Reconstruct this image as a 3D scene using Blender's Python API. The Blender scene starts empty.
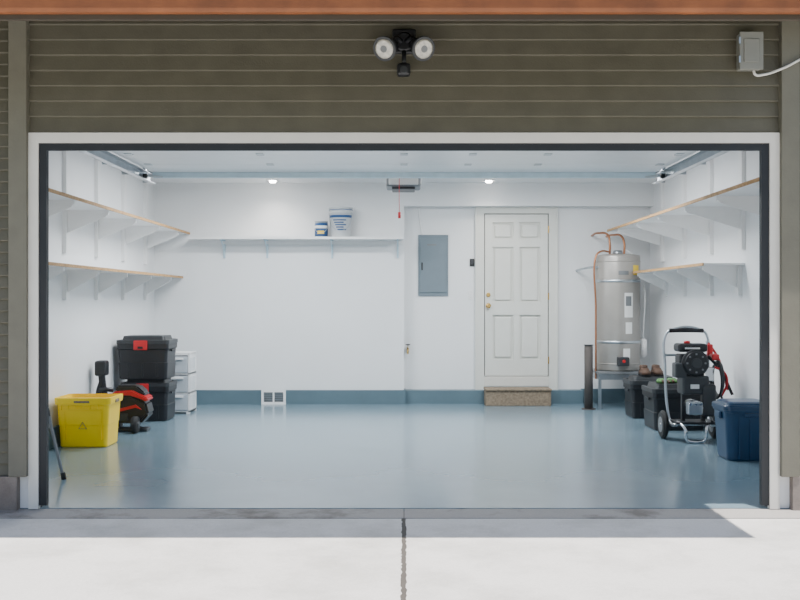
import bpy, bmesh, math, random
from mathutils import Vector, Matrix
random.seed(4)
D = bpy.data; C = bpy.context
scene = C.scene

# ------------------------------------------------------------------ materials
def mat(name, rgb, rough=0.5, metal=0.0, var=0.06, nscale=8.0, bump=0.0, bscale=60.0, coat=0.0, emis=0.0, spec=0.5, trans=0.0):
    m = D.materials.new(name); m.use_nodes = True
    nt = m.node_tree; b = nt.nodes['Principled BSDF']
    tc = nt.nodes.new('ShaderNodeTexCoord')
    n = nt.nodes.new('ShaderNodeTexNoise'); n.inputs['Scale'].default_value = nscale; n.inputs['Detail'].default_value = 4
    nt.links.new(tc.outputs['Object'], n.inputs['Vector'])
    r = nt.nodes.new('ShaderNodeValToRGB')
    r.color_ramp.elements[0].position = 0.3; r.color_ramp.elements[1].position = 0.7
    lo = [max(0, c*(1-var)) for c in rgb]; hi = [min(1, c*(1+var)) for c in rgb]
    r.color_ramp.elements[0].color = (*lo, 1); r.color_ramp.elements[1].color = (*hi, 1)
    nt.links.new(n.outputs['Fac'], r.inputs['Fac'])
    nt.links.new(r.outputs['Color'], b.inputs['Base Color'])
    b.inputs['Roughness'].default_value = rough; b.inputs['Metallic'].default_value = metal
    b.inputs['Coat Weight'].default_value = coat; b.inputs['Coat Roughness'].default_value = 0.14
    b.inputs['Specular IOR Level'].default_value = spec
    b.inputs['Transmission Weight'].default_value = trans
    if emis:
        b.inputs['Emission Color'].default_value = (*rgb, 1); b.inputs['Emission Strength'].default_value = emis
    if bump:
        n2 = nt.nodes.new('ShaderNodeTexNoise'); n2.inputs['Scale'].default_value = bscale; n2.inputs['Detail'].default_value = 6
        nt.links.new(tc.outputs['Object'], n2.inputs['Vector'])
        bp = nt.nodes.new('ShaderNodeBump'); bp.inputs['Strength'].default_value = bump; bp.inputs['Distance'].default_value = 0.01
        nt.links.new(n2.outputs['Fac'], bp.inputs['Height']); nt.links.new(bp.outputs['Normal'], b.inputs['Normal'])
    return m

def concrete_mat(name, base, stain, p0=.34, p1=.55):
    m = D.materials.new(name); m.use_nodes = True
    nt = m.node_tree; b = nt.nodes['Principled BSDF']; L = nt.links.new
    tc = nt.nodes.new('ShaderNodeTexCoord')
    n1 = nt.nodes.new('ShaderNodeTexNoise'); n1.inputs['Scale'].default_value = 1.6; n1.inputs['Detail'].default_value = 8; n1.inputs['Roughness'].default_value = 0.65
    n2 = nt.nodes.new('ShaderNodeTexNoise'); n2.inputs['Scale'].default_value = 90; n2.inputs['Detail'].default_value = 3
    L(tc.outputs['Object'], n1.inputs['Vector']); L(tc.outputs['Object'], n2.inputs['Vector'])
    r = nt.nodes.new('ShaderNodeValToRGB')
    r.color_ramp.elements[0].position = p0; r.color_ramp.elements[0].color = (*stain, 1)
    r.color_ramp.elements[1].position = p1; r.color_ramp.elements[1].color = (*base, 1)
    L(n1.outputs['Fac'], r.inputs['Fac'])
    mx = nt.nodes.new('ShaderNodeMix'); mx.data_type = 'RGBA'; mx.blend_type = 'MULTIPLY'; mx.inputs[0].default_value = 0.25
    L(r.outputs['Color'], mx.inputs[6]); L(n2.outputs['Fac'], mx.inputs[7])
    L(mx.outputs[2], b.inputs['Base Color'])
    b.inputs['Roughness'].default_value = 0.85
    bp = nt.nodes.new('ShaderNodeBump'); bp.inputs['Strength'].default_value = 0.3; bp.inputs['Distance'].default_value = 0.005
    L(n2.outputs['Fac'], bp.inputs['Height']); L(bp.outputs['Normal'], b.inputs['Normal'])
    return m

M = {}
M['wall'] = mat('white_wall_paint', (.82,.83,.84), .6, var=.015, nscale=2, bump=.05, bscale=120)
M['ceil'] = mat('white_ceiling_paint', (.83,.835,.84), .7, var=.015, bump=.05)
M['epoxy'] = mat('blue_grey_epoxy_floor', (.165,.245,.300), .24, var=.08, nscale=1.3, bump=.012, bscale=7, coat=.35)
M['curb'] = mat('blue_grey_curb_paint', (.105,.165,.20), .4, var=.06, nscale=4, bump=.1)
M['siding'] = mat('olive_siding_paint', (.108,.100,.072), .65, var=.10, nscale=6, bump=.15, bscale=90)
M['post'] = mat('olive_trim_paint', (.145,.137,.105), .6, var=.06, bump=.1)
M['fascia'] = mat('redwood_fascia_paint', (.235,.075,.022), .6, var=.25, nscale=5, bump=.1)
M['soffit'] = mat('dark_soffit', (.06,.045,.03), .7)
M['shingle'] = mat('roof_shingle', (.10,.09,.08), .9, var=.3, nscale=20, bump=.4)
M['trim'] = mat('white_trim_paint', (.70,.68,.63), .45, var=.03)
M['seal'] = mat('black_rubber_seal', (.010,.012,.016), .55)
M['black'] = mat('black_plastic', (.012,.013,.016), .40, var=.15)
M['dgrey'] = mat('dark_grey_plastic', (.030,.033,.037), .42)
M['mgrey'] = mat('mid_grey_plastic', (.17,.18,.19), .45)
M['red'] = mat('red_plastic', (.55,.015,.02), .35)
M['yellow'] = mat('yellow_plastic', (1.0,.66,.0), .38, var=.03)
M['blue'] = mat('navy_blue_plastic', (.010,.050,.115), .36)
M['blue2'] = mat('navy_blue_lid_plastic', (.008,.042,.10), .32)
M['white'] = mat('white_enamel', (.84,.84,.84), .35, var=.02)
M['pail'] = mat('white_pail_plastic', (.60,.62,.64), .35, var=.02)
M['gdoor'] = mat('garage_door_steel_paint', (.80,.84,.86), .30, var=.02)
M['door'] = mat('cream_door_paint', (.70,.70,.655), .4, var=.02)
M['brass'] = mat('polished_brass', (.75,.50,.18), .25, 1.0)
M['steel'] = mat('galvanised_steel', (.50,.54,.58), .35, 1.0, var=.12)
M['strut'] = mat('blue_grey_strut', (.52,.66,.75), .4, .3, var=.08)
M['chrome'] = mat('chrome_tube', (.65,.66,.68), .22, 1.0)
M['copper'] = mat('copper_pipe', (.42,.19,.10), .4, .8)
M['tank'] = mat('taupe_tank_enamel', (.36,.34,.315), .34, .35, var=.03)
M['panel'] = mat('grey_panel_enamel', (.155,.20,.235), .45, var=.03)
M['wood'] = mat('raw_plywood_edge', (.48,.28,.12), .7, var=.2, nscale=25)
M['mat'] = mat('brown_step_carpet', (.24,.185,.13), .95, var=.25, nscale=40, bump=.5, bscale=200)
M['drawer'] = mat('translucent_drawer_plastic', (.58,.63,.68), .25, var=.03, trans=.15)
M['label'] = mat('white_label', (.8,.8,.78), .5, var=.02)
M['ylabel'] = mat('yellow_label', (.85,.6,.05), .5)
M['blabel'] = mat('blue_label', (.02,.08,.22), .4)
M['rubber'] = mat('tyre_rubber', (.02,.02,.02), .8)
M['leather'] = mat('brown_leather', (.075,.038,.022), .65, var=.2)
M['green'] = mat('green_fabric', (.08,.20,.06), .8, var=.4, nscale=30)
M['box'] = mat('grey_beige_box', (.21,.21,.185), .5)
M['lens'] = mat('lamp_glass', (.52,.50,.44), .12, var=.25, nscale=45, coat=1.0)
M['glow'] = mat('lit_lamp_glass', (1.0,.95,.88), .4, var=0, emis=40)
M['earth'] = mat('joint_filler', (.08,.07,.06), .95)
M['conc'] = concrete_mat('driveway_concrete', (.74,.715,.69), (.56,.54,.51))
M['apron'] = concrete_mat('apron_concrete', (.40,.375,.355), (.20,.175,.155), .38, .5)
M['plinth'] = concrete_mat('foundation_concrete', (.30,.26,.23), (.18,.14,.12))
M['bollard'] = mat('bollard_paint', (.07,.06,.055), .7)

# ------------------------------------------------------------------ helpers
def finish(ob, parent):
    C.collection.objects.link(ob)
    if parent is not None: ob.parent = parent
    return ob

def group(name):
    e = D.objects.new(name, None); e.empty_display_size = .1
    C.collection.objects.link(e); return e

def from_bm(name, bm, m, parent=None, smooth=False):
    me = D.meshes.new(name); bmesh.ops.recalc_face_normals(bm, faces=bm.faces)
    bm.to_mesh(me); bm.free()
    if smooth:
        for p in me.polygons: p.use_smooth = True
    for mm in (m if isinstance(m, (list, tuple)) else [m]): me.materials.append(mm)
    return finish(D.objects.new(name, me), parent)

def add_box(bm, x0,x1,y0,y1,z0,z1, mi=0):
    v = [bm.verts.new(p) for p in [(x0,y0,z0),(x1,y0,z0),(x1,y1,z0),(x0,y1,z0),(x0,y0,z1),(x1,y0,z1),(x1,y1,z1),(x0,y1,z1)]]
    for f in [(0,3,2,1),(4,5,6,7),(0,1,5,4),(1,2,6,5),(2,3,7,6),(3,0,4,7)]:
        fc = bm.faces.new([v[i] for i in f]); fc.material_index = mi

def box(name, x0,x1,y0,y1,z0,z1, m, parent=None, bev=0.0):
    bm = bmesh.new(); add_box(bm, x0,x1,y0,y1,z0,z1)
    if bev: bmesh.ops.bevel(bm, geom=bm.edges[:], offset=bev, segments=2, affect='EDGES', profile=.5)
    return from_bm(name, bm, m, parent)

def boxes(name, lst, m, parent=None):
    bm = bmesh.new()
    for b in lst: add_box(bm, *b)
    return from_bm(name, bm, m, parent)

def prism_yz(name, prof, x0, x1, m, parent=None):
    bm = bmesh.new()
    a = [bm.verts.new((x0,y,z)) for y,z in prof]; b = [bm.verts.new((x1,y,z)) for y,z in prof]
    bm.faces.new(a); bm.faces.new(b[::-1]); n = len(prof)
    for i in range(n): bm.faces.new([a[i], a[(i+1)%n], b[(i+1)%n], b[i]])
    return from_bm(name, bm, m, parent)

def prism_xz(name, prof, y0, y1, m, parent=None, bev=0):
    bm = bmesh.new()
    a = [bm.verts.new((x,y0,z)) for x,z in prof]; b = [bm.verts.new((x,y1,z)) for x,z in prof]
    bm.faces.new(a); bm.faces.new(b[::-1]); n = len(prof)
    for i in range(n): bm.faces.new([a[i], a[(i+1)%n], b[(i+1)%n], b[i]])
    if bev: bmesh.ops.bevel(bm, geom=bm.edges[:], offset=bev, segments=2, affect='EDGES')
    return from_bm(name, bm, m, parent)

def cyl(name, p0, p1, r, m, parent=None, r2=None, seg=28, bev=0.0):
    p0 = Vector(p0); p1 = Vector(p1); d = p1-p0
    bm = bmesh.new()
    bmesh.ops.create_cone(bm, cap_ends=True, segments=seg, radius1=r, radius2=r if r2 is None else r2, depth=d.length)
    if bev:
        es = [e for e in bm.edges if len(e.link_faces)==2 and any(len(f.verts)>4 for f in e.link_faces)]
        bmesh.ops.bevel(bm, geom=es, offset=bev, segments=3, affect='EDGES')
    q = Vector((0,0,1)).rotation_difference(d.normalized())
    bmesh.ops.transform(bm, matrix=Matrix.Translation((p0+p1)/2) @ q.to_matrix().to_4x4(), verts=bm.verts)
    ob = from_bm(name, bm, m, parent)
    for p in ob.data.polygons:
        if len(p.vertices) <= 4: p.use_smooth = True
    return ob

def tube(name, pts, r, m, parent=None, cyclic=False, smooth=True):
    cu = D.curves.new(name, 'CURVE'); cu.dimensions = '3D'; cu.bevel_depth = r; cu.bevel_resolution = 4; cu.use_fill_caps = True
    if smooth:
        sp = cu.splines.new('BEZIER'); sp.bezier_points.add(len(pts)-1)
        for bp, p in zip(sp.bezier_points, pts):
            bp.co = p; bp.handle_left_type = bp.handle_right_type = 'AUTO'
    else:
        sp = cu.splines.new('POLY'); sp.points.add(len(pts)-1)
        for bp, p in zip(sp.points, pts): bp.co = (*p, 1)
    sp.use_cyclic_u = cyclic
    cu.materials.append(m)
    return finish(D.objects.new(name, cu), parent)

def rrect(cx, cy, hx, hy, r, n=5):
    r = min(r, hx*.99, hy*.99); pts = []
    for sx, sy, a0 in [(1,1,0),(-1,1,90),(-1,-1,180),(1,-1,270)]:
        for i in range(n+1):
            a = math.radians(a0 + 90*i/n)
            pts.append((cx+sx*(hx-r)+r*math.cos(a)*1, cy+sy*(hy-r)+r*math.sin(a)))
    return pts

def loft(name, cx, cy, secs, m, parent=None, smooth=False):
    """secs: list of (z, half_x, half_y, corner_r); closed at both ends"""
    bm = bmesh.new(); rings = []
    for z,hx,hy,r in secs:
        rings.append([bm.verts.new((x,y,z)) for x,y in rrect(cx,cy,hx,hy,r)])
    n = len(rings[0])
    for a,b in zip(rings, rings[1:]):
        for i in range(n): bm.faces.new([a[i],a[(i+1)%n],b[(i+1)%n],b[i]])
    bm.faces.new(rings[0][::-1]); bm.faces.new(rings[-1])
    return from_bm(name, bm, m, parent, smooth)

def lathe(name, cx, cy, prof, m, parent=None, seg=40):
    bm = bmesh.new(); rings = []
    for r,z in prof:
        rings.append([bm.verts.new((cx+r*math.cos(2*math.pi*i/seg), cy+r*math.sin(2*math.pi*i/seg), z)) for i in range(seg)])
    for a,b in zip(rings, rings[1:]):
        for i in range(seg): bm.faces.new([a[i],a[(i+1)%seg],b[(i+1)%seg],b[i]])
    bm.faces.new(rings[0][::-1]); bm.faces.new(rings[-1])
    ob = from_bm(name, bm, m, parent, False)
    for p in ob.data.polygons:
        if abs(p.normal.z) < .6: p.use_smooth = True
    return ob

# ------------------------------------------------------------------ room shell
YB, YR, XW, CH = 6.41, 6.61, 3.2, 2.833
box('floor', -XW, XW, 0.0, YR+.01, -.12, 0.0, M['epoxy'])
box('ceiling', -XW, XW, .16, YR+.15, CH, CH+.07, M['ceil'])
box('wall_back', -XW,0,YB,YR+.15,0,CH, M['wall'])
box('wall_back_recess', 0,XW,YR,YR+.15,0,CH, M['wall'])
box('wall_back_header', 0,XW,YB,YR,2.54,CH, M['wall'])
side = [(0.16,0),(6.76,0),(6.76,2.98),(3.2,3.86),(.16,3.15)]
prism_yz('wall_left', side, -XW-.16, -XW, M['wall'])
prism_yz('wall_right', side, XW, XW+.16, M['wall'])
# front wall
wf = group('wall_front')
boxes('framing', [(-2.335,2.335,.0,.16,2.33,3.16), (-3.36,-2.335,0,.16,.0,3.16), (2.335,3.36,0,.16,.0,3.16)], M['wall'], wf)
def laps(name, x0, x1, z0, z1, e=.098):
    bm = bmesh.new(); z = z0
    while z < z1-.001:
        t = min(z+e, z1)
        pr = [(-.002,z),(-.024,z),(-.026,z+.006),(-.008,t),(-.002,t)]
        a = [bm.verts.new((x0,y,zz)) for y,zz in pr]; b = [bm.verts.new((x1,y,zz)) for y,zz in pr]
        bm.faces.new(a); bm.faces.new(b[::-1])
        for i in range(5): bm.faces.new([a[i],a[(i+1)%5],b[(i+1)%5],b[i]])
        z = t
    return from_bm(name, bm, M['siding'], wf)
laps('siding_over_door', -2.395, 2.395, 2.405, 3.14)
laps('siding_left', -3.36, -2.505, .21, 3.14, .075)
laps('siding_right', 2.51, 3.36, .21, 3.14, .075)
box('foundation_left', -3.38, -2.46, -.06, -.002, -.05, .21, M['plinth'], wf)
box('foundation_right', 2.47, 3.38, -.06, -.002, -.05, .21, M['plinth'], wf)
box('corner_post_left', -2.51, -2.395, -.07, -.003, .21, 3.14, M['post'], wf, .004)
box('corner_post_right', 2.395, 2.51, -.07, -.003, .21, 3.14, M['post'], wf, .004)
# opening trim: white casing then black weather seal
t = group('trim_1')
boxes('casing', [(-2.395,-2.333,-.035,-.001,0,2.40),(2.333,2.395,-.035,-.001,0,2.40),(-2.333,2.333,-.035,-.0,2.335,2.40)], M['trim'], t)
boxes('weather_seal', [(-2.333,-2.285,-.02,.012,.02,2.335),(2.285,2.333,-.02,.012,.02,2.335),(-2.285,2.285,-.02,.012,2.29,2.335)], M['seal'], t)
boxes('jamb_liner', [(-2.345,-2.334,.013,.16,0,2.33),(2.334,2.345,.013,.16,0,2.33)], M['seal'], t)
# baseboards (painted curb)
box('baseboard_left', -XW, -XW+.035, .17, YB, 0, .18, M['curb'])
box('baseboard_right', XW-.035, XW, .17, YR-.04, 0, .18, M['curb'])
box('baseboard_back', -XW+.035, -.0, YB-.035, YB, 0, .18, M['curb'])
boxes('baseboard_recess', [(0.0,2.3,YR-.16,YR,0,.17),(-.001,.02,YB-.035,YR,0,.18),(2.3,XW-.035,YR-.04,YR,0,.18)], M['curb'])

# roof and eave
rf = group('roof')
prism_yz('roof_slab', [(-1.13,2.88),(0,3.15),(3.2,3.92),(7.0,2.98),(7.0,3.07),(3.2,4.02),(-1.13,2.99)], -3.75, 2.13, M['soffit'], rf)
prism_yz('roof_slab_short', [(-.28,3.083),(0,3.15),(3.2,3.92),(7.0,2.98),(7.0,3.07),(3.2,4.02),(-.28,3.183)], 2.13, 3.75, M['soffit'], rf)  # overhang made shallow on this side, shaped to shade most of the wall
box('fascia', -3.75, 2.15, -1.2, -1.16, 2.832, 3.03, M['fascia'], rf, .003)
box('fascia_shade_strip', -3.75, 2.15, -1.16, -1.13, 2.806, 3.03, M['soffit'], rf)  # dark-coloured strip stands in for the shade under the fascia lip
prism_yz('fascia_return', [(-1.13,2.86),(-.32,3.05),(-.32,3.17),(-1.13,3.0)], 2.13, 2.15, M['fascia'], rf)
box('fascia_short', 2.15, 3.75, -.32, -.28, 3.07, 3.22, M['fascia'], rf, .003)
prism_yz('roof_covering', [(-1.22,3.03),(3.2,4.06),(7.05,3.10),(7.05,3.07),(3.2,4.02),(-1.22,2.99)], -3.78, 2.16, M['shingle'], rf)

# driveway
dw = group('driveway')
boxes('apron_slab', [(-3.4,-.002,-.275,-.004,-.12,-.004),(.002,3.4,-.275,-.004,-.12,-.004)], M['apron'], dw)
boxes('drive_slabs', [(-7,-.0065,-2.9,-.288,-.12,-.006),(.0065,7,-2.9,-.288,-.12,-.006),
                      (-7,-.0065,-9,-2.915,-.12,-.006),(.0065,7,-9,-2.915,-.12,-.006),
                      (-7,-3.42,-.285,3,-.12,-.006),(3.42,7,-.285,3,-.12,-.006)], M['conc'], dw)
# irregular spalled lip along the centre joint
bm = bmesh.new(); pv=None; yy=-4.4
while yy < -.29:
    a=bm.verts.new((-.008-random.random()*.010,yy,-.0052)); b=bm.verts.new((.008+random.random()*.008,yy,-.0052))
    if pv: bm.faces.new([pv[0],pv[1],b,a])
    pv=(a,b); yy+=.03
from_bm('joint_crack', bm, M['earth'], dw)
box('joint_filler', -7, 7, -9, .0, -.14, -.022, M['earth'], dw)
box('ground', -40, 40, -30, 40, -.3, -.145, mat('ground_grass', (.06,.09,.03), .9, var=.4, nscale=3))

# ------------------------------------------------------------------ overhead garage door, tracks, opener
gd = group('overhead_garage_door')
for i in range(4):
    y0 = .36+i*.61
    box('section_%d'%(i+1), -2.30, 2.30, y0, y0+.604, 2.50, 2.545, M['gdoor'], gd, .004)
box('end_strut', -2.30, 2.30, 2.73, 2.79, 2.452, 2.50, M['strut'], gd, .004)
for i,(yy) in enumerate([.97,1.58,2.19]):
    for j,xx in enumerate([-1.15,-.0,1.15,-2.2,2.2,.55]):
        box('hinge_%d_%d'%(i,j), xx-.03, xx+.03, yy-.04, yy+.04, 2.492, 2.50, M['steel'], gd)
for s,n in ((-1,'left'),(1,'right')):
    bm = bmesh.new()
    a,b = sorted((s*2.335, s*2.39))
    add_box(bm, a,b,.40,3.0,2.50,2.504); add_box(bm, a,b,.40,3.0,2.425,2.429)
    c,d = sorted((s*2.386, s*2.39)); add_box(bm, c,d,.40,3.0,2.425,2.504)
    from_bm('track_'+n, bm, M['steel'], gd)
    for k,yy in enumerate((1.6,2.85)):
        c,d = sorted((s*2.39, s*2.42))
        box('hanger_%s_%d'%(n,k), c,d,yy,yy+.03,2.42,CH, M['steel'], gd)
    box('brace_'+n, *sorted((s*2.3,s*2.62)), 2.87,2.90,2.50,2.53, M['steel'], gd)
    cyl('roller_'+n, (s*2.34,2.72,2.465),(s*2.38,2.72,2.465), .025, M['dgrey'], gd)
    tube('roller_arm_'+n, [(s*2.34,2.72,2.465),(s*2.2,2.74,2.46)], .01, M['steel'], gd)
    box('vertical_track_'+n, *sorted((s*2.37,s*2.42)), .175,.20,.03,2.3, M['steel'], gd)

op = group('garage_door_opener')
box('body', -.18, .17, 3.45, 3.85, 2.455, 2.56, M['mgrey'], op, .02)
box('light_cover', -.15, .14, 3.42, 3.452, 2.47, 2.53, M['label'], op, .005)
box('lower_lens', -.12, .11, 3.48, 3.8, 2.43, 2.455, M['dgrey'], op, .008)
box('rail', -.02, .02, .3, 3.45, 2.575, 2.61, M['steel'], op)
boxes('hanger', [(-.10,-.075,3.6,3.63,2.56,CH),(.07,.095,3.6,3.63,2.56,CH),(-.10,.095,3.6,3.625,2.66,2.685)], M['steel'], op)
box('motor_bracket', -.06,.06,3.40,3.46,2.53,2.63, M['steel'], op)
tube('release_cord', [(-.045,3.35,2.575),(-.047,3.35,2.4),(-.045,3.35,2.18)], .003, M['red'], op)
cyl('release_handle', (-.045,3.35,2.13),(-.045,3.35,2.19), .014, M['red'], op)

# ------------------------------------------------------------------ lights inside
for i,x in enumerate((-1.64,1.06)):
    g = group('recessed_ceiling_light')
    cyl('trim_ring', (x,6.08,CH-.012),(x,6.08,CH), .075, M['white'], g)
    cyl('lamp', (x,6.08,CH-.035),(x,6.08,CH-.008), .042, M['glow'], g, bev=.008)
    ld = D.lights.new('bulb','SPOT'); ld.energy = 25; ld.spot_size = 2.4; ld.spot_blend = 1; ld.shadow_soft_size = .05; ld.color=(1,.93,.84)
    lo = D.objects.new('bulb', ld); lo.location = (x,6.08,CH-.06); finish(lo, g)
for x,y in ((-1.5,3.5),(1.5,3.5),(-1.5,4.7),(1.5,4.7)):
    g = group('added_fill_light')  # added fill lamps with invented housings, hidden above the open door, brighten the room
    box('housing', x-.62,x+.62,y-.13,y+.13,CH-.06,CH, M['white'], g, .01)
    ld = D.lights.new('fill_area','AREA'); ld.shape='RECTANGLE'; ld.size=1.2; ld.size_y=.22; ld.energy=62; ld.color=(.95,.98,1.0)
    lo = D.objects.new('fill_area', ld); lo.location=(x,y,CH-.066); finish(lo, g)

# ------------------------------------------------------------------ shelves
def wall_shelf(side, xf, y0, y1, z, ys, standards):
    g = group('wall_shelf'); s = side
    def bx(n, xa, xb, *r, m=M['white'], bev=0): return box(n, *sorted((s*xa, s*xb)), *r, m, g, bev)
    bx('board', xf+.012, XW, y0, y1, z-.02, z, m=M['white'])
    bx('front_edge', xf, xf+.012, y0, y1, z-.024, z+.003, m=M['wood'])
    for i,y in enumerate(ys):
        if standards: bx('standard_%d'%i, XW-.038, XW, y-.045, y+.045, z-.42 if z>2 else z-.3, standards)
        bx('arm_%d'%i, xf+.04, XW-.038, y-.018, y+.018, z-.06, z-.02)
        prism_xz('gusset_%d'%i, [(s*(XW-.038),z-.06),(s*(xf+.06),z-.06),(s*(xf+.06),z-.075),(s*(XW-.038),z-.23)], y-.008, y+.008, M['white'], g)
    return g
YS = [1.06,2.03,3.0,3.97,4.95,5.92]
wall_shelf(-1, 2.74, .6, 6.40, 2.195, YS, CH)
wall_shelf(-1, 2.83, .6, 6.40, 1.635, YS, 1.635-.022)
wall_shelf(1, 2.60, .6, 6.40, 2.23, YS, CH)
wall_shelf(1, 2.80, 2.97, 5.9, 1.68, [3.1,3.97,4.95,5.75], 1.68-.022)

g = group('wall_shelf')
box('board', -2.72, -.01, 6.09, YB, 2.10, 2.122, M['white'], g)
box('lip', -2.72, -.01, 6.085, 6.09, 2.095, 2.125, M['white'], g)
box('cleat', -2.72, -.01, YB-.015, YB, 2.045, 2.10, M['white'], g)
for i,x in enumerate((-2.3,-1.75,-.92,-.08)):
    boxes('bracket_%d'%i, [(x-.012,x+.012,6.12,YB-.015,2.085,2.10),(x-.012,x+.012,YB-.03,YB-.0,1.87,2.045)], M['strut'], g)
    tube('brace_%d'%i, [(x,6.15,2.085),(x,6.28,2.03),(x,YB-.03,1.90)], .008, M['strut'], g)

def wrapc(g, name, cx, cy, r, a0, a1, z0, z1, m):
    bm=bmesh.new(); n=10; pv=None
    for i in range(n+1):
        a=math.radians(a0+(a1-a0)*i/n); p=[bm.verts.new((cx+r*math.cos(a),cy+r*math.sin(a),zz)) for zz in (z0,z1)]
        if pv: bm.faces.new([pv[0],p[0],p[1],pv[1]])
        pv=p
    return from_bm(name,bm,m,g,True)
# paint bucket and can on shelf
g = group('paint_bucket'); cx,cy,z=-.80,6.24,2.1235
lathe('pail', cx,cy,[(.125,z),(.13,z+.005),(.14,z+.30),(.148,z+.302),(.148,z+.31),(.141,z+.312),(.1415,z+.33),(.15,z+.335),(.15,z+.35),(.142,z+.352),(.142,z+.36),(.153,z+.362),(.153,z+.378),(.145,z+.38),(.142,z+.372),(.12,z+.372)], M['pail'], g)
lathe('blue_band', cx,cy,[(.1415,z+.245),(.1425,z+.275)], M['blabel'], g)
for k in range(5):
    wrapc(g,'label_text_%d'%k,cx,cy,.1425,-128+k*6,-58-(k%2)*14,z+.205-k*.030,z+.220-k*.030,M['blabel'])
lathe('blue_lid_band', cx,cy,[(.151,z+.340),(.151,z+.348)], M['blabel'], g)
tube('handle', [(cx-.148,cy,z+.30),(cx-.10,cy-.11,z+.13),(cx,cy-.148,z+.08),(cx+.10,cy-.11,z+.13),(cx+.148,cy,z+.30)], .003, M['steel'], g)
g = group('paint_can'); cx=-1.045; cy=6.22
lathe('can', cx,cy,[(.082,z),(.082,z+.19),(.087,z+.192),(.087,z+.20),(.075,z+.20),(.072,z+.194)], M['steel'], g)
lathe('can_label', cx,cy,[(.083,z+.012),(.083,z+.175)], M['blabel'], g)
lathe('can_band', cx,cy,[(.084,z+.11),(.084,z+.145)], M['label'], g)
wrapc(g,'yellow_patch',cx,cy,.0845,-120,-60,z+.04,z+.08,M['ylabel'])
tube('handle', [(cx-.085,cy,z+.15),(cx-.05,cy-.07,z+.07),(cx,cy-.09,z+.05),(cx+.05,cy-.07,z+.07),(cx+.085,cy,z+.15)], .003, M['steel'], g)

# ------------------------------------------------------------------ entry door
dr = group('door_1'); y=YR
boxes('frame', [(.94,1.04,y-.05,y,.17,2.53),(1.878,1.98,y-.05,y,.17,2.53),(1.04,1.878,y-.05,y,2.455,2.53)], M['door'], dr)
boxes('frame_back_band', [(.925,.95,y-.06,y,.17,2.545),(1.97,1.995,y-.06,y,.17,2.545),(.95,1.97,y-.06,y,2.52,2.545)], M['door'], dr)
box('threshold', 1.04,1.878,y-.05,y,.21,.34,M['trim'],dr,.004)
boxes('stiles_rails', [(1.051,1.15,y-.036,y,.350,2.445),(1.77,1.867,y-.036,y,.350,2.445),(1.42,1.50,y-.036,y,.350,2.445),
    (1.15,1.77,y-.0355,y,2.34,2.445),(1.15,1.77,y-.0355,y,2.02,2.12),(1.15,1.77,y-.0355,y,1.14,1.30),(1.15,1.77,y-.0355,y,.350,.56)], M['door'], dr)
box('slab_field', 1.15,1.77,y-.006,y-.001,.5,2.4,M['door'],dr)
boxes('door_gap', [(1.04,1.051,y-.004,y-.001,.345,2.455),(1.867,1.878,y-.004,y-.001,.345,2.455),(1.051,1.867,y-.004,y-.001,2.445,2.455)], M['black'], dr)
k=0
for xa,xb in ((1.15,1.42),(1.50,1.77)):
    for za,zb in ((2.12,2.34),(1.30,2.02),(.56,1.14)):
        k+=1; box('panel_%d'%k, xa+.03,xb-.03,y-.03,y-.006,za+.03,zb-.03,M['door'],dr,.01)
cyl('knob_rose', (1.095,y-.030,1.26),(1.095,y-.044,1.26), .033, M['brass'], dr)
cyl('knob_stem', (1.095,y-.04,1.26),(1.095,y-.07,1.26), .012, M['brass'], dr)
cyl('knob', (1.095,y-.065,1.26),(1.095,y-.105,1.26), .028, M['brass'], dr, bev=.01)
cyl('deadbolt', (1.095,y-.030,1.40),(1.095,y-.055,1.40), .028, M['brass'], dr, bev=.005)
for i,zz in enumerate((.55,1.38,2.25)): box('hinge_%d'%i, 1.868,1.882,y-.056,y-.03,zz-.045,zz+.045,M['brass'],dr)

st = group('door_step')
box('riser', 1.03,1.85,6.16,YR-.161,.0,.19,M['mat'],st,.006)
box('tread_carpet', 1.02,1.86,6.14,YR-.161,.191,.215,M['mat'],st,.008)

# electrical panel etc
g = group('electrical_panel')
box('cover', .185,.575,y-.02,y,1.385,2.18,M['panel'],g,.004)
box('door_leaf', .21,.55,y-.03,y-.02,1.43,2.13,M['panel'],g,.004)
box('latch', .225,.245,y-.038,y-.03,1.72,1.82,M['dgrey'],g)
box('nameplate', .30,.42,y-.032,y-.03,2.04,2.06,M['mgrey'],g)
tube('power_cable', [(.19,y-.012,2.53),(.21,y-.014,2.35),(.24,y-.012,2.18)], .008, M['white'], g)
g = group('wall_keypad'); box('plate', .855,.915,y-.02,y,1.77,1.87,M['black'],g,.006); box('buttons', .87,.90,y-.026,y-.02,1.80,1.85,M['dgrey'],g,.003)
g = group('light_switch'); box('plate', .835,.905,y-.008,y,1.34,1.46,M['white'],g,.003); box('toggle', .864,.876,y-.025,y-.008,1.39,1.415,M['white'],g); boxes('screws',[(.867,.873,y-.01,y-.008,1.36,1.366),(.867,.873,y-.01,y-.008,1.434,1.44)],M['steel'],g)
g = group('hose_bib'); cyl('pipe',(.05,y,.70),(.05,y-.10,.70),.014,M['brass'],g); cyl('spout',(.05,y-.09,.71),(.05,y-.13,.64),.013,M['brass'],g); cyl('valve_wheel',(.05,y-.085,.75),(.05,y-.085,.762),.03,M['black'],g); cyl('stem',(.05,y-.085,.71),(.05,y-.085,.75),.006,M['brass'],g)

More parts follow.
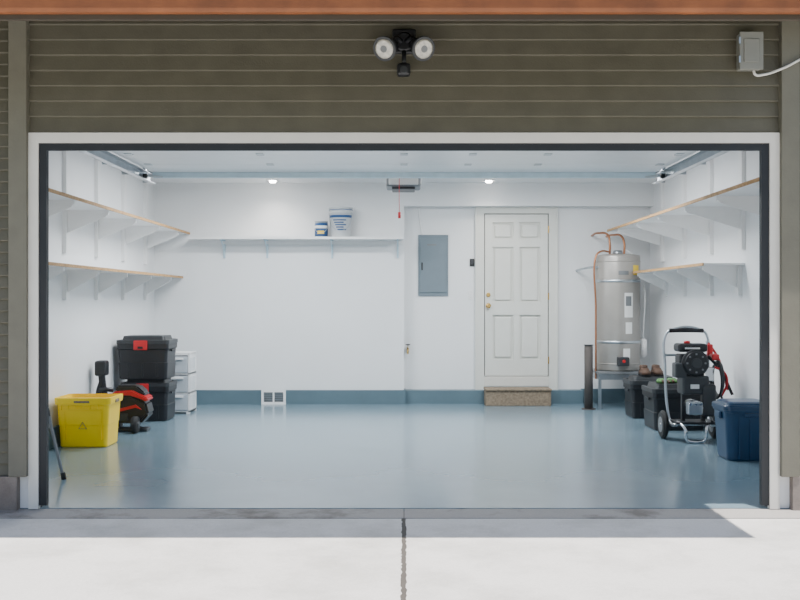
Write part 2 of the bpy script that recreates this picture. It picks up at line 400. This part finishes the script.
# foundation vent
g = group('foundation_vent'); yv=YB-.035
boxes('frame', [(-1.82,-1.79,yv-.03,yv,.0,.185),(-1.54,-1.51,yv-.03,yv,.0,.185),(-1.79,-1.54,yv-.03,yv,.155,.185),(-1.79,-1.54,yv-.03,yv,.0,.03),(-1.675,-1.655,yv-.028,yv,.03,.155)], M['white'], g)
box('screen', -1.79,-1.54,yv-.008,yv-.001,.03,.155,M['mgrey'],g)
boxes('louvres', [(-1.79,-1.54,yv-.02,yv-.008,z0,z0+.006) for z0 in (.055,.08,.105,.13)], M['steel'], g)

# ------------------------------------------------------------------ totes / bins
def tote(name, cx, cy, z0, w, d, h, mbody, mlid, latch=None, taper=.9):
    g = group(name)
    hx,hy = w/2,d/2; b = h*.86
    loft('tub', cx,cy,[(z0,hx*taper-.01,hy*taper-.01,.03),(z0+.012,hx*taper,hy*taper,.035),(z0+b*.45,hx*(taper+.03),hy*(taper+.03),.035),
        (z0+b*.46,hx*(taper+.03)-.006,hy*(taper+.03)-.006,.035),(z0+b*.80,hx*.955-.006,hy*.955-.006,.035),(z0+b*.82,hx*.975,hy*.975,.035),(z0+b,hx*.98,hy*.98,.035)], mbody, g)
    loft('lid', cx,cy,[(z0+b-.02,hx*.985,hy*.985,.035),(z0+b-.015,hx,hy,.04),(z0+b+.022,hx,hy,.04),(z0+b+.026,hx-.02,hy-.02,.04),(z0+b+.014,hx-.03,hy-.03,.035),
        (z0+b+.014,hx-.05,hy-.05,.03),(z0+h,hx-.065,hy-.065,.03)], mlid, g)
    for i in (-1,0,1):
        box('rib_%d'%(i+1), cx+i*w*.27-.012, cx+i*w*.27+.012, cy-hy*(taper+.035)-.002, cy-hy*taper+.01, z0+.03, z0+b*.43, mbody, g, .003)
    for i,s in enumerate((-1,1)):
        box('grip_%d'%i, *sorted((cx+s*(hx*.96),cx+s*(hx+.004))), cy-.09, cy+.09, z0+b*.74, z0+b*.80, mbody, g, .006)
    if latch:
        box('latch', cx-w*.16, cx+w*.10, cy-hy-.014, cy-hy+.0, z0+b-.085, z0+b+.02, latch, g, .008)
        box('latch_tab', cx-w*.08, cx+w*.02, cy-hy-.02, cy-hy-.012, z0+b-.07, z0+b-.045, mbody, g, .003)
    return g
tote('storage_tote', -2.85, 4.78, 0.0, .54, .46, .462, M['black'], M['dgrey'], M['red'])
tote('storage_tote', -2.86, 4.75, .462, .58, .48, .475, M['black'], M['dgrey'], M['red'])
tote('storage_tote', 2.82, 5.02, 0.0, .56, .44, .468, M['black'], M['dgrey'])
tote('storage_tote', 2.81, 4.02, 0.0, .56, .52, .468, M['black'], M['dgrey'])
# navy tub with domed lid
g = group('plastic_storage_bin'); cx,cy=2.86,2.03
loft('tub', cx,cy,[(0,.165,.155,.05),(.012,.175,.165,.055),(.40,.198,.192,.06),(.402,.206,.20,.06),(.425,.208,.202,.06),(.43,.20,.195,.06)], M['blue'], g, False)
loft('lid', cx,cy,[(.418,.208,.203,.06),(.42,.214,.208,.06),(.452,.214,.208,.06),(.462,.206,.20,.055),(.462,.185,.18,.05),(.478,.178,.172,.05),(.488,.15,.15,.05),(.492,.08,.08,.04)], M['blue2'], g)
boxes('ribs', [(cx+i*.09-.006,cx+i*.09+.006,cy-.192,cy-.15,.02,.395) for i in (-1,0,1)], M['blue'], g)
for s in (-1,1): box('handle_%d'%(s+1), *sorted((cx+s*.195,cx+s*.222)), cy-.07,cy+.07,.34,.40,M['blue2'],g,.01)
box('front_handle', cx-.06,cx+.06,cy-.215,cy-.19,.365,.40,M['blue2'],g,.008)

# yellow open bin
g = group('recycling_bin'); cx,cy=-2.90,2.81
loft('tub', cx,cy,[(0,.205,.17,.03),(.01,.213,.18,.035),(.20,.222,.19,.035),(.205,.226,.194,.035),(.385,.236,.205,.04),(.39,.252,.225,.045),(.42,.256,.228,.045),(.45,.256,.228,.045),(.452,.238,.208,.04),(.42,.232,.20,.035),(.02,.205,.17,.03)], M['yellow'], g)
boxes('panel_frame', [(cx-.17,cx+.17,cy-.212,cy-.19,.335,.347),(cx-.17,cx-.158,cy-.206,cy-.18,.07,.335),(cx+.158,cx+.17,cy-.206,cy-.18,.07,.335)], M['yellow'], g)
box('handle_slot', cx-.07,cx+.07,cy-.231,cy-.222,.405,.425,M['mat'],g,.004)
box('handle_slot_side', cx+.252,cx+.259,cy-.06,cy+.06,.395,.425,M['mat'],g,.003)
boxes('ribs', [(cx+i*.065-.008,cx+i*.065+.008,cy-.212,cy-.17,.34,.385) for i in range(-3,4)], M['yellow'], g)
tube('recycle_logo', [(cx-.035,cy-.196,.17),(cx,cy-.199,.23),(cx+.035,cy-.196,.17)], .004, M['mat'], g, cyclic=True, smooth=False)

# drawer tower
g = group('plastic_drawer_tower'); x0,x1,y0,y1=-2.80,-2.51,5.30,5.68
boxes('frame', [(x0,x0+.02,y0,y1,0.02,.70),(x1-.02,x1,y0,y1,0.02,.70),(x0,x1,y0,y1,.695,.715),(x0,x1,y0,y1,.46,.475),(x0,x1,y0,y1,.235,.25),(x0,x1,y0,y1,.02,.035)], M['white'], g)
for i,z in enumerate((.04,.255,.48)):
    box('drawer_%d'%i, x0+.025,x1-.025,y0-.012,y1-.02,z,z+.19,M['drawer'],g,.006)
    box('pull_%d'%i, x0+.07,x1-.07,y0-.03,y0-.012,z+.15,z+.175,M['white'],g,.005)
    boxes('side_ribs_%d'%i, [(x1,x1+.004,y0+.05+j*.07,y0+.06+j*.07,z+.02,z+.17) for j in range(4)], M['drawer'], g)
boxes('feet', [(a,a+.04,b,b+.04,0,.02) for a in (x0,x1-.04) for b in (y0,y1-.04)], M['white'], g)

# black & red upright machine in front of tote stack
g = group('electric_lawn_edger')
cyl('wheel', (-2.72,3.60,.085),(-2.66,3.60,.085), .085, M['rubber'], g, bev=.01)
cyl('wheel_hub', (-2.73,3.60,.085),(-2.65,3.60,.085), .035, M['dgrey'], g)
cyl('wheel_rear', (-2.98,3.92,.07),(-2.92,3.92,.07), .07, M['rubber'], g, bev=.01)
prism_xz('housing', [(-2.98,.10),(-2.66,.08),(-2.57,.18),(-2.60,.30),(-2.74,.37),(-2.92,.36),(-3.02,.24)], 3.66, 3.9, M['black'], g, .02)
prism_xz('red_cowl', [(-2.95,.36),(-2.76,.385),(-2.59,.305),(-2.58,.345),(-2.74,.425),(-2.93,.41)], 3.655, 3.89, M['red'], g, .012)
prism_xz('motor_cover', [(-2.92,.405),(-2.76,.42),(-2.61,.36),(-2.62,.40),(-2.70,.47),(-2.90,.47)], 3.68, 3.87, M['black'], g, .015)
prism_xz('red_flash', [(-2.90,.20),(-2.70,.25),(-2.64,.23),(-2.70,.28),(-2.88,.235)], 3.645, 3.67, M['red'], g)
tube('shaft', [(-2.96,3.80,.16),(-3.05,3.80,.34),(-3.09,3.80,.58)], .036, M['black'], g)
box('grip_head', -3.14,-3.03,3.72,3.88,.56,.715,M['black'],g,.02)
tube('lower_arm', [(-3.08,3.78,.50),(-3.10,3.76,.36),(-3.02,3.74,.28)], .03, M['black'], g)
tube('loop_handle', [(-3.08,3.72,.42),(-3.0,3.68,.43),(-2.95,3.72,.42)], .022, M['black'], g)
box('skid_foot', -2.98,-2.60,3.70,3.86,0,.035,M['dgrey'],g,.01)
box('vent_grille', -2.86,-2.78,3.648,3.662,.12,.19,M['dgrey'],g,.004)

# leaning rod by the door jamb
g = group('walking_cane')
tube('shaft', [(-2.53,1.02,.012),(-2.60,1.05,.25),(-2.66,1.08,.46)], .012, M['mgrey'], g)
cyl('tip', (-2.527,1.02,0),(-2.535,1.02,.05), .018, M['rubber'], g)
tube('handle', [(-2.66,1.08,.46),(-2.68,1.09,.52),(-2.72,1.09,.535),(-2.75,1.09,.50)], .014, M['black'], g)

# ------------------------------------------------------------------ water heater on stand
g = group('water_heater'); cx,cy=2.665,6.06
lathe('tank', cx,cy,[(.22,.462),(.27,.466),(.275,.48),(.275,1.86),(.268,1.885),(.20,1.90),(.05,1.905)], M['tank'], g, 56)
for i,zz in enumerate((.54,1.80)): lathe('seam_ring_%d'%i, cx,cy,[(.2755,zz),(.279,zz+.002),(.279,zz+.014),(.2755,zz+.016)], M['tank'], g, 56)
for i,zz in enumerate((.80,1.55)): lathe('seismic_strap_%d'%i, cx,cy,[(.2765,zz),(.281,zz+.002),(.281,zz+.032),(.2765,zz+.034)], M['steel'], g, 56)
def wrap(name, a0, a1, z0, z1, m, r=.278): return wrapc(g,name,cx,cy,r,a0,a1,z0,z1,m)
wrap('rating_label',-85,-62,1.12,1.42,M['label']); wrap('text_block',-82,-66,1.26,1.38,M['mgrey'],.2785)
wrap('energy_label',-82,-64,.92,1.06,M['label']); wrap('yellow_label',-60,-38,1.64,1.76,M['ylabel']); wrap('logo_label',-100,-74,1.64,1.69,M['mgrey'])
wrap('warning_label',-88,-70,.62,.74,M['label'])
box('gas_control', cx-.07,cx+.07,cy-.35,cy-.26,.53,.64,M['dgrey'],g,.012)
cyl('gas_knob', (cx,cy-.35,.59),(cx,cy-.37,.59), .018, M['red'], g)
tube('copper_pipe_cold', [(cx-.10,cy,1.90),(cx-.10,cy,2.05),(cx-.115,cy+.05,2.15),(cx-.20,cy+.2,2.18),(cx-.22,YR,2.17)], .014, M['copper'], g)
tube('copper_pipe_hot', [(cx+.08,cy,1.90),(cx+.08,cy,2.05),(cx+.06,cy+.06,2.13),(cx+.0,cy+.25,2.16),(cx-.03,YR,2.16)], .014, M['copper'], g)
cyl('draft_hood', (cx,cy,1.90),(cx,cy,1.95), .07, M['steel'], g, r2=.05)
tube('relief_pipe', [(cx-.10,cy-.02,1.93),(cx-.24,cy-.12,1.93),(cx-.295,cy-.14,1.88),(cx-.30,cy-.14,1.2),(cx-.30,cy-.14,.36)], .012, M['copper'], g)
tube('wall_strap', [(cx-.42,YR,1.72),(cx-.33,cy+.1,1.74),(cx-.27,cy-.1,1.74)], .014, M['steel'], g)
cyl('expansion_tank', (cx+.31,cy-.03,.62),(cx+.31,cy-.03,.86), .045, M['white'], g, bev=.02)
tube('expansion_pipe', [(cx+.31,cy-.03,.86),(cx+.31,cy-.02,1.6),(cx+.2,cy,1.88),(cx+.1,cy,1.96)], .009, M['white'], g)
sg = group('water_heater_stand')
box('top', 2.36,3.02,5.76,6.36,.43,.46,M['mgrey'],sg,.004)
boxes('legs', [(a,a+.035,b,b+.035,0,.43) for a in (2.37,2.975) for b in (5.77,6.315)], M['steel'], sg)
boxes('rails', [(2.37,3.01,5.78,5.795,.36,.43),(2.37,3.01,6.335,6.35,.36,.43),(2.38,2.395,5.80,6.33,.36,.43)], M['steel'], sg)
g = group('safety_bollard'); cyl('post',(2.25,5.78,0),(2.25,5.78,.78),.052,M['bollard'],g,bev=.01); cyl('base_flange',(2.25,5.78,0),(2.25,5.78,.012),.085,M['bollard'],g); cyl('cap',(2.25,5.78,.775),(2.25,5.78,.79),.056,M['dgrey'],g)

# shoes and gloves on the totes
g = group('work_shoe')
Z=.041
for i,(sx,sy) in enumerate(((2.74,4.98),(2.89,5.02))):
    loft('sole_%d'%i, sx,sy,[(.430+Z,.055,.13,.05),(.448+Z,.058,.135,.05)], M['black'], g)
    loft('upper_%d'%i, sx,sy,[(.448+Z,.052,.128,.05),(.48+Z,.05,.12,.045),(.50+Z,.042,.09,.04),(.52+Z,.036,.06,.034)], M['leather'], g, True)
    loft('collar_%d'%i, sx,sy+.05,[(.49+Z,.045,.06,.04),(.545+Z,.04,.05,.035),(.55+Z,.03,.04,.03),(.53+Z,.026,.035,.025)], M['leather'], g, True)
g = group('gardening_gloves')
for i,(sx,sy,r) in enumerate(((2.68,3.98,.3),(2.80,4.05,-.4))):
    loft('palm_%d'%i, sx,sy,[(.472,.05,.06,.03),(.495,.052,.062,.03),(.515,.035,.045,.025)], M['green'], g, True)
    for f in range(4):
        tube('finger_%d_%d'%(i,f), [(sx-.036+f*.024,sy-.05,.49),(sx-.04+f*.027,sy-.09,.50),(sx-.042+f*.03,sy-.12,.485)], .011, M['leather'] if f%2 else M['green'], g)
    tube('thumb_%d'%i, [(sx+.045,sy-.0,.49),(sx+.075,sy-.035,.50)], .012, M['green'], g)

# ------------------------------------------------------------------ pressure washer
g = group('pressure_washer')
xl,xr = 2.53,2.95; ex=2.74
for n,x in (('left',xl-.035),('right',xr+.035)):
    cyl('wheel_'+n, (x-.025,3.22,.135),(x+.025,3.22,.135), .135, M['rubber'], g, bev=.015)
    cyl('rim_'+n, (x-.028,3.22,.135),(x+.028,3.22,.135), .075, M['mgrey'], g)
    cyl('hub_'+n, (x-.032,3.22,.135),(x+.032,3.22,.135), .02, M['chrome'], g)
cyl('axle', (xl-.03,3.22,.135),(xr+.03,3.22,.135), .01, M['chrome'], g)
tube('handle_frame', [(xl+.02,2.95,.16),(xl+.02,3.16,.16),(xl+.01,3.24,.30),(xl,3.28,.70),(xl+.01,3.30,.99),(xl+.05,3.30,1.035),(xr-.05,3.30,1.035),(xr-.01,3.30,.99),(xr,3.28,.70),(xr-.01,3.24,.30),(xr-.02,3.16,.16),(xr-.02,2.95,.16)], .013, M['steel'], g)
tube('handle_grip', [(xl+.045,3.30,1.036),(xl+.12,3.30,1.038),(xr-.12,3.30,1.038),(xr-.045,3.30,1.036)], .021, M['black'], g)
tube('cross_bar', [(xl,3.285,.80),(xr,3.285,.80)], .011, M['steel'], g)
tube('front_foot', [(xl+.04,3.16,.17),(xl+.06,2.92,.17),(xl+.08,2.87,.13),(xl+.10,2.87,.03),(xl+.14,2.87,.014),(xl+.22,2.87,.014),(xl+.26,2.87,.03),(xl+.28,2.87,.14),(xl+.30,2.92,.17),(xl+.30,3.16,.17)], .014, M['chrome'], g)
box('deck', xl+.02,xr-.02,2.93,3.2,.17,.19,M['black'],g,.004)
box('crankcase', xl+.09,xr-.08,2.98,3.2,.44,.62,M['dgrey'],g,.02)
box('engine_block', xl+.07,xr-.10,3.02,3.2,.60,.82,M['black'],g,.02)
cyl('recoil_housing', (ex,3.04,.74),(ex,2.96,.74), .125, M['black'], g, bev=.02)
cyl('recoil_cap', (ex,2.96,.74),(ex,2.945,.74), .05, M['dgrey'], g, bev=.005)
for k in range(8):
    a=k*math.pi/4; box('recoil_vane_%d'%k, ex+.085*math.cos(a)-.008, ex+.085*math.cos(a)+.008, 2.952,2.962, .74+.085*math.sin(a)-.008,.74+.085*math.sin(a)+.008, M['mgrey'], g)
box('fuel_tank', xl+.06,xr-.08,3.02,3.22,.84,.92,M['black'],g,.025)
box('fuel_tank_decal', xl+.12,xr-.16,3.012,3.02,.87,.885,M['label'],g)
cyl('fuel_cap', (ex-.05,3.1,.92),(ex-.05,3.1,.945), .03, M['red'], g, bev=.004)
box('muffler', xr-.13,xr-.03,3.0,3.14,.56,.70,M['chrome'],g,.015)
box('air_filter', xl+.02,xl+.13,2.98,3.12,.60,.74,M['dgrey'],g,.015)
cyl('pump', (ex-.01,2.94,.32),(ex-.01,3.15,.32), .07, M['chrome'], g, bev=.01)
box('pump_manifold', xl+.12,xl+.26,2.92,3.0,.26,.38,M['steel'],g,.012)
for i in range(3): cyl('pump_bolt_%d'%i, (xl+.14+i*.05,2.905,.36),(xl+.14+i*.05,2.92,.36), .011, M['chrome'], g)
box('label_plate', xl+.16,xr-.18,2.968,2.98,.50,.54,M['label'],g)
box('side_shield', xr-.15,xr-.02,2.96,3.06,.24,.54,M['dgrey'],g,.02)
boxes('uprights', [(xl+.1,xl+.13,3.05,3.1,.19,.45),(xr-.13,xr-.1,3.05,3.1,.19,.45)], M['black'], g)
for k in range(4):
    tube('hose_coil_%d'%k, [(xr+.02+.02*k*.3,3.10+.16*math.cos(a),.56+.16*math.sin(a)+k*.01) for a in [i*math.pi/5 for i in range(10)]], .011, M['black'], g, cyclic=True)
tube('hose_tail', [(xr+.03,3.0,.45),(xr+.06,2.95,.25),(xr+.02,2.93,.16),(xr-.08,2.94,.20)], .011, M['black'], g)
tube('spray_wand', [(xr-.02,3.22,.92),(xr+.05,3.14,.78),(xr+.12,3.06,.48)], .012, M['red'], g)
box('gun_grip', xr-.04,xr+.01,3.16,3.22,.80,.91,M['red'],g,.012)
box('gun_body', xr-.03,xr+.04,3.06,3.22,.76,.82,M['red'],g,.012)
tube('red_hose', [(xr-.02,3.02,.70),(xr+.05,2.98,.66),(xr+.09,3.0,.55),(xr+.05,3.05,.42)], .012, M['red'], g)
tube('black_lance', [(xr-.06,3.1,.80),(xr+.05,3.05,.66),(xr+.14,3.0,.44)], .014, M['black'], g)
cyl('wand_tip', (xr-.03,3.23,.94),(xr-.02,3.22,.90), .016, M['steel'], g)

# ------------------------------------------------------------------ exterior fixtures
g = group('motion_sensor_floodlight')
box('junction_plate', -.075,.075,-.05,-.026,2.90,3.06,M['black'],g,.012)
cyl('canopy', (0,-.05,2.97),(0,-.09,2.97), .06, M['black'], g, bev=.01)
for n,s in (('left',-1),('right',1)):
    tube('arm_'+n, [(s*.02,-.08,2.97),(s*.05,-.11,2.98),(s*.075,-.12,2.95)], .018, M['black'], g)
    a=Vector((s*.06,-.08,2.95)); b=Vector((s*.118,-.20,2.895))
    cyl('lamp_shell_'+n, a, b, .032, M['black'], g, r2=.074)
    d=(b-a).normalized(); cyl('lamp_rim_'+n, b-d*.004, b+d*.014, .077, M['dgrey'], g, bev=.003)
    cyl('lamp_lens_'+n, b+d*.010, b+d*.02, .068, M['lens'], g, r2=.05)
    cyl('lamp_reflector_'+n, b+d*.0195, b+d*.021, .022, M['mgrey'], g)
cyl('sensor_neck', (0,-.07,2.91),(0,-.09,2.82), .014, M['black'], g)
box('sensor_body', -.045,.04,-.13,-.06,2.745,2.825,M['black'],g,.016)
cyl('sensor_eye', (0,-.128,2.78),(0,-.14,2.78), .025, M['dgrey'], g, bev=.004)

g = group('exterior_junction_box')
box('case', 2.12,2.26,-.10,-.026,2.79,3.02,M['box'],g,.008)
box('cover', 2.115,2.265,-.112,-.10,2.785,3.025,M['box'],g,.004)
box('cover_emboss', 2.14,2.24,-.118,-.112,2.83,2.98,M['box'],g,.004)
boxes('hinge_pins', [(2.11,2.12,-.115,-.105,2.83,2.87),(2.11,2.12,-.115,-.105,2.95,2.99)], M['steel'], g)
tube('cable', [(2.22,-.06,2.79),(2.23,-.06,2.765),(2.28,-.05,2.765),(2.40,-.085,2.80),(2.52,-.085,2.86),(2.7,-.04,2.91)], .008, M['trim'], g)

# ------------------------------------------------------------------ light and camera
w = D.worlds.new('sky'); scene.world = w; w.use_nodes = True
nt = w.node_tree; bg = nt.nodes['Background']
sky = nt.nodes.new('ShaderNodeTexSky'); sky.sky_type='NISHITA'; sky.sun_disc=False; sky.sun_elevation=math.radians(70); sky.sun_rotation=math.radians(160)
nt.links.new(sky.outputs[0], bg.inputs[0]); bg.inputs[1].default_value=.19
sd = D.lights.new('sun','SUN'); sd.energy=11; sd.angle=math.radians(.5); sd.color=(1,.96,.90)
so = D.objects.new('sun', sd); finish(so, None); so.location=(1,-3,9)
so.rotation_euler = Vector((-.17,.414,-2.81)).to_track_quat('-Z','Y').to_euler()

cd = D.cameras.new('camera'); cd.sensor_width=36; cd.lens=45; cd.shift_x=-.005
co = D.objects.new('camera', cd); finish(co,None); co.location=(0,-6.41,1.333); co.rotation_euler=(math.radians(90),0,0)
scene.camera = co
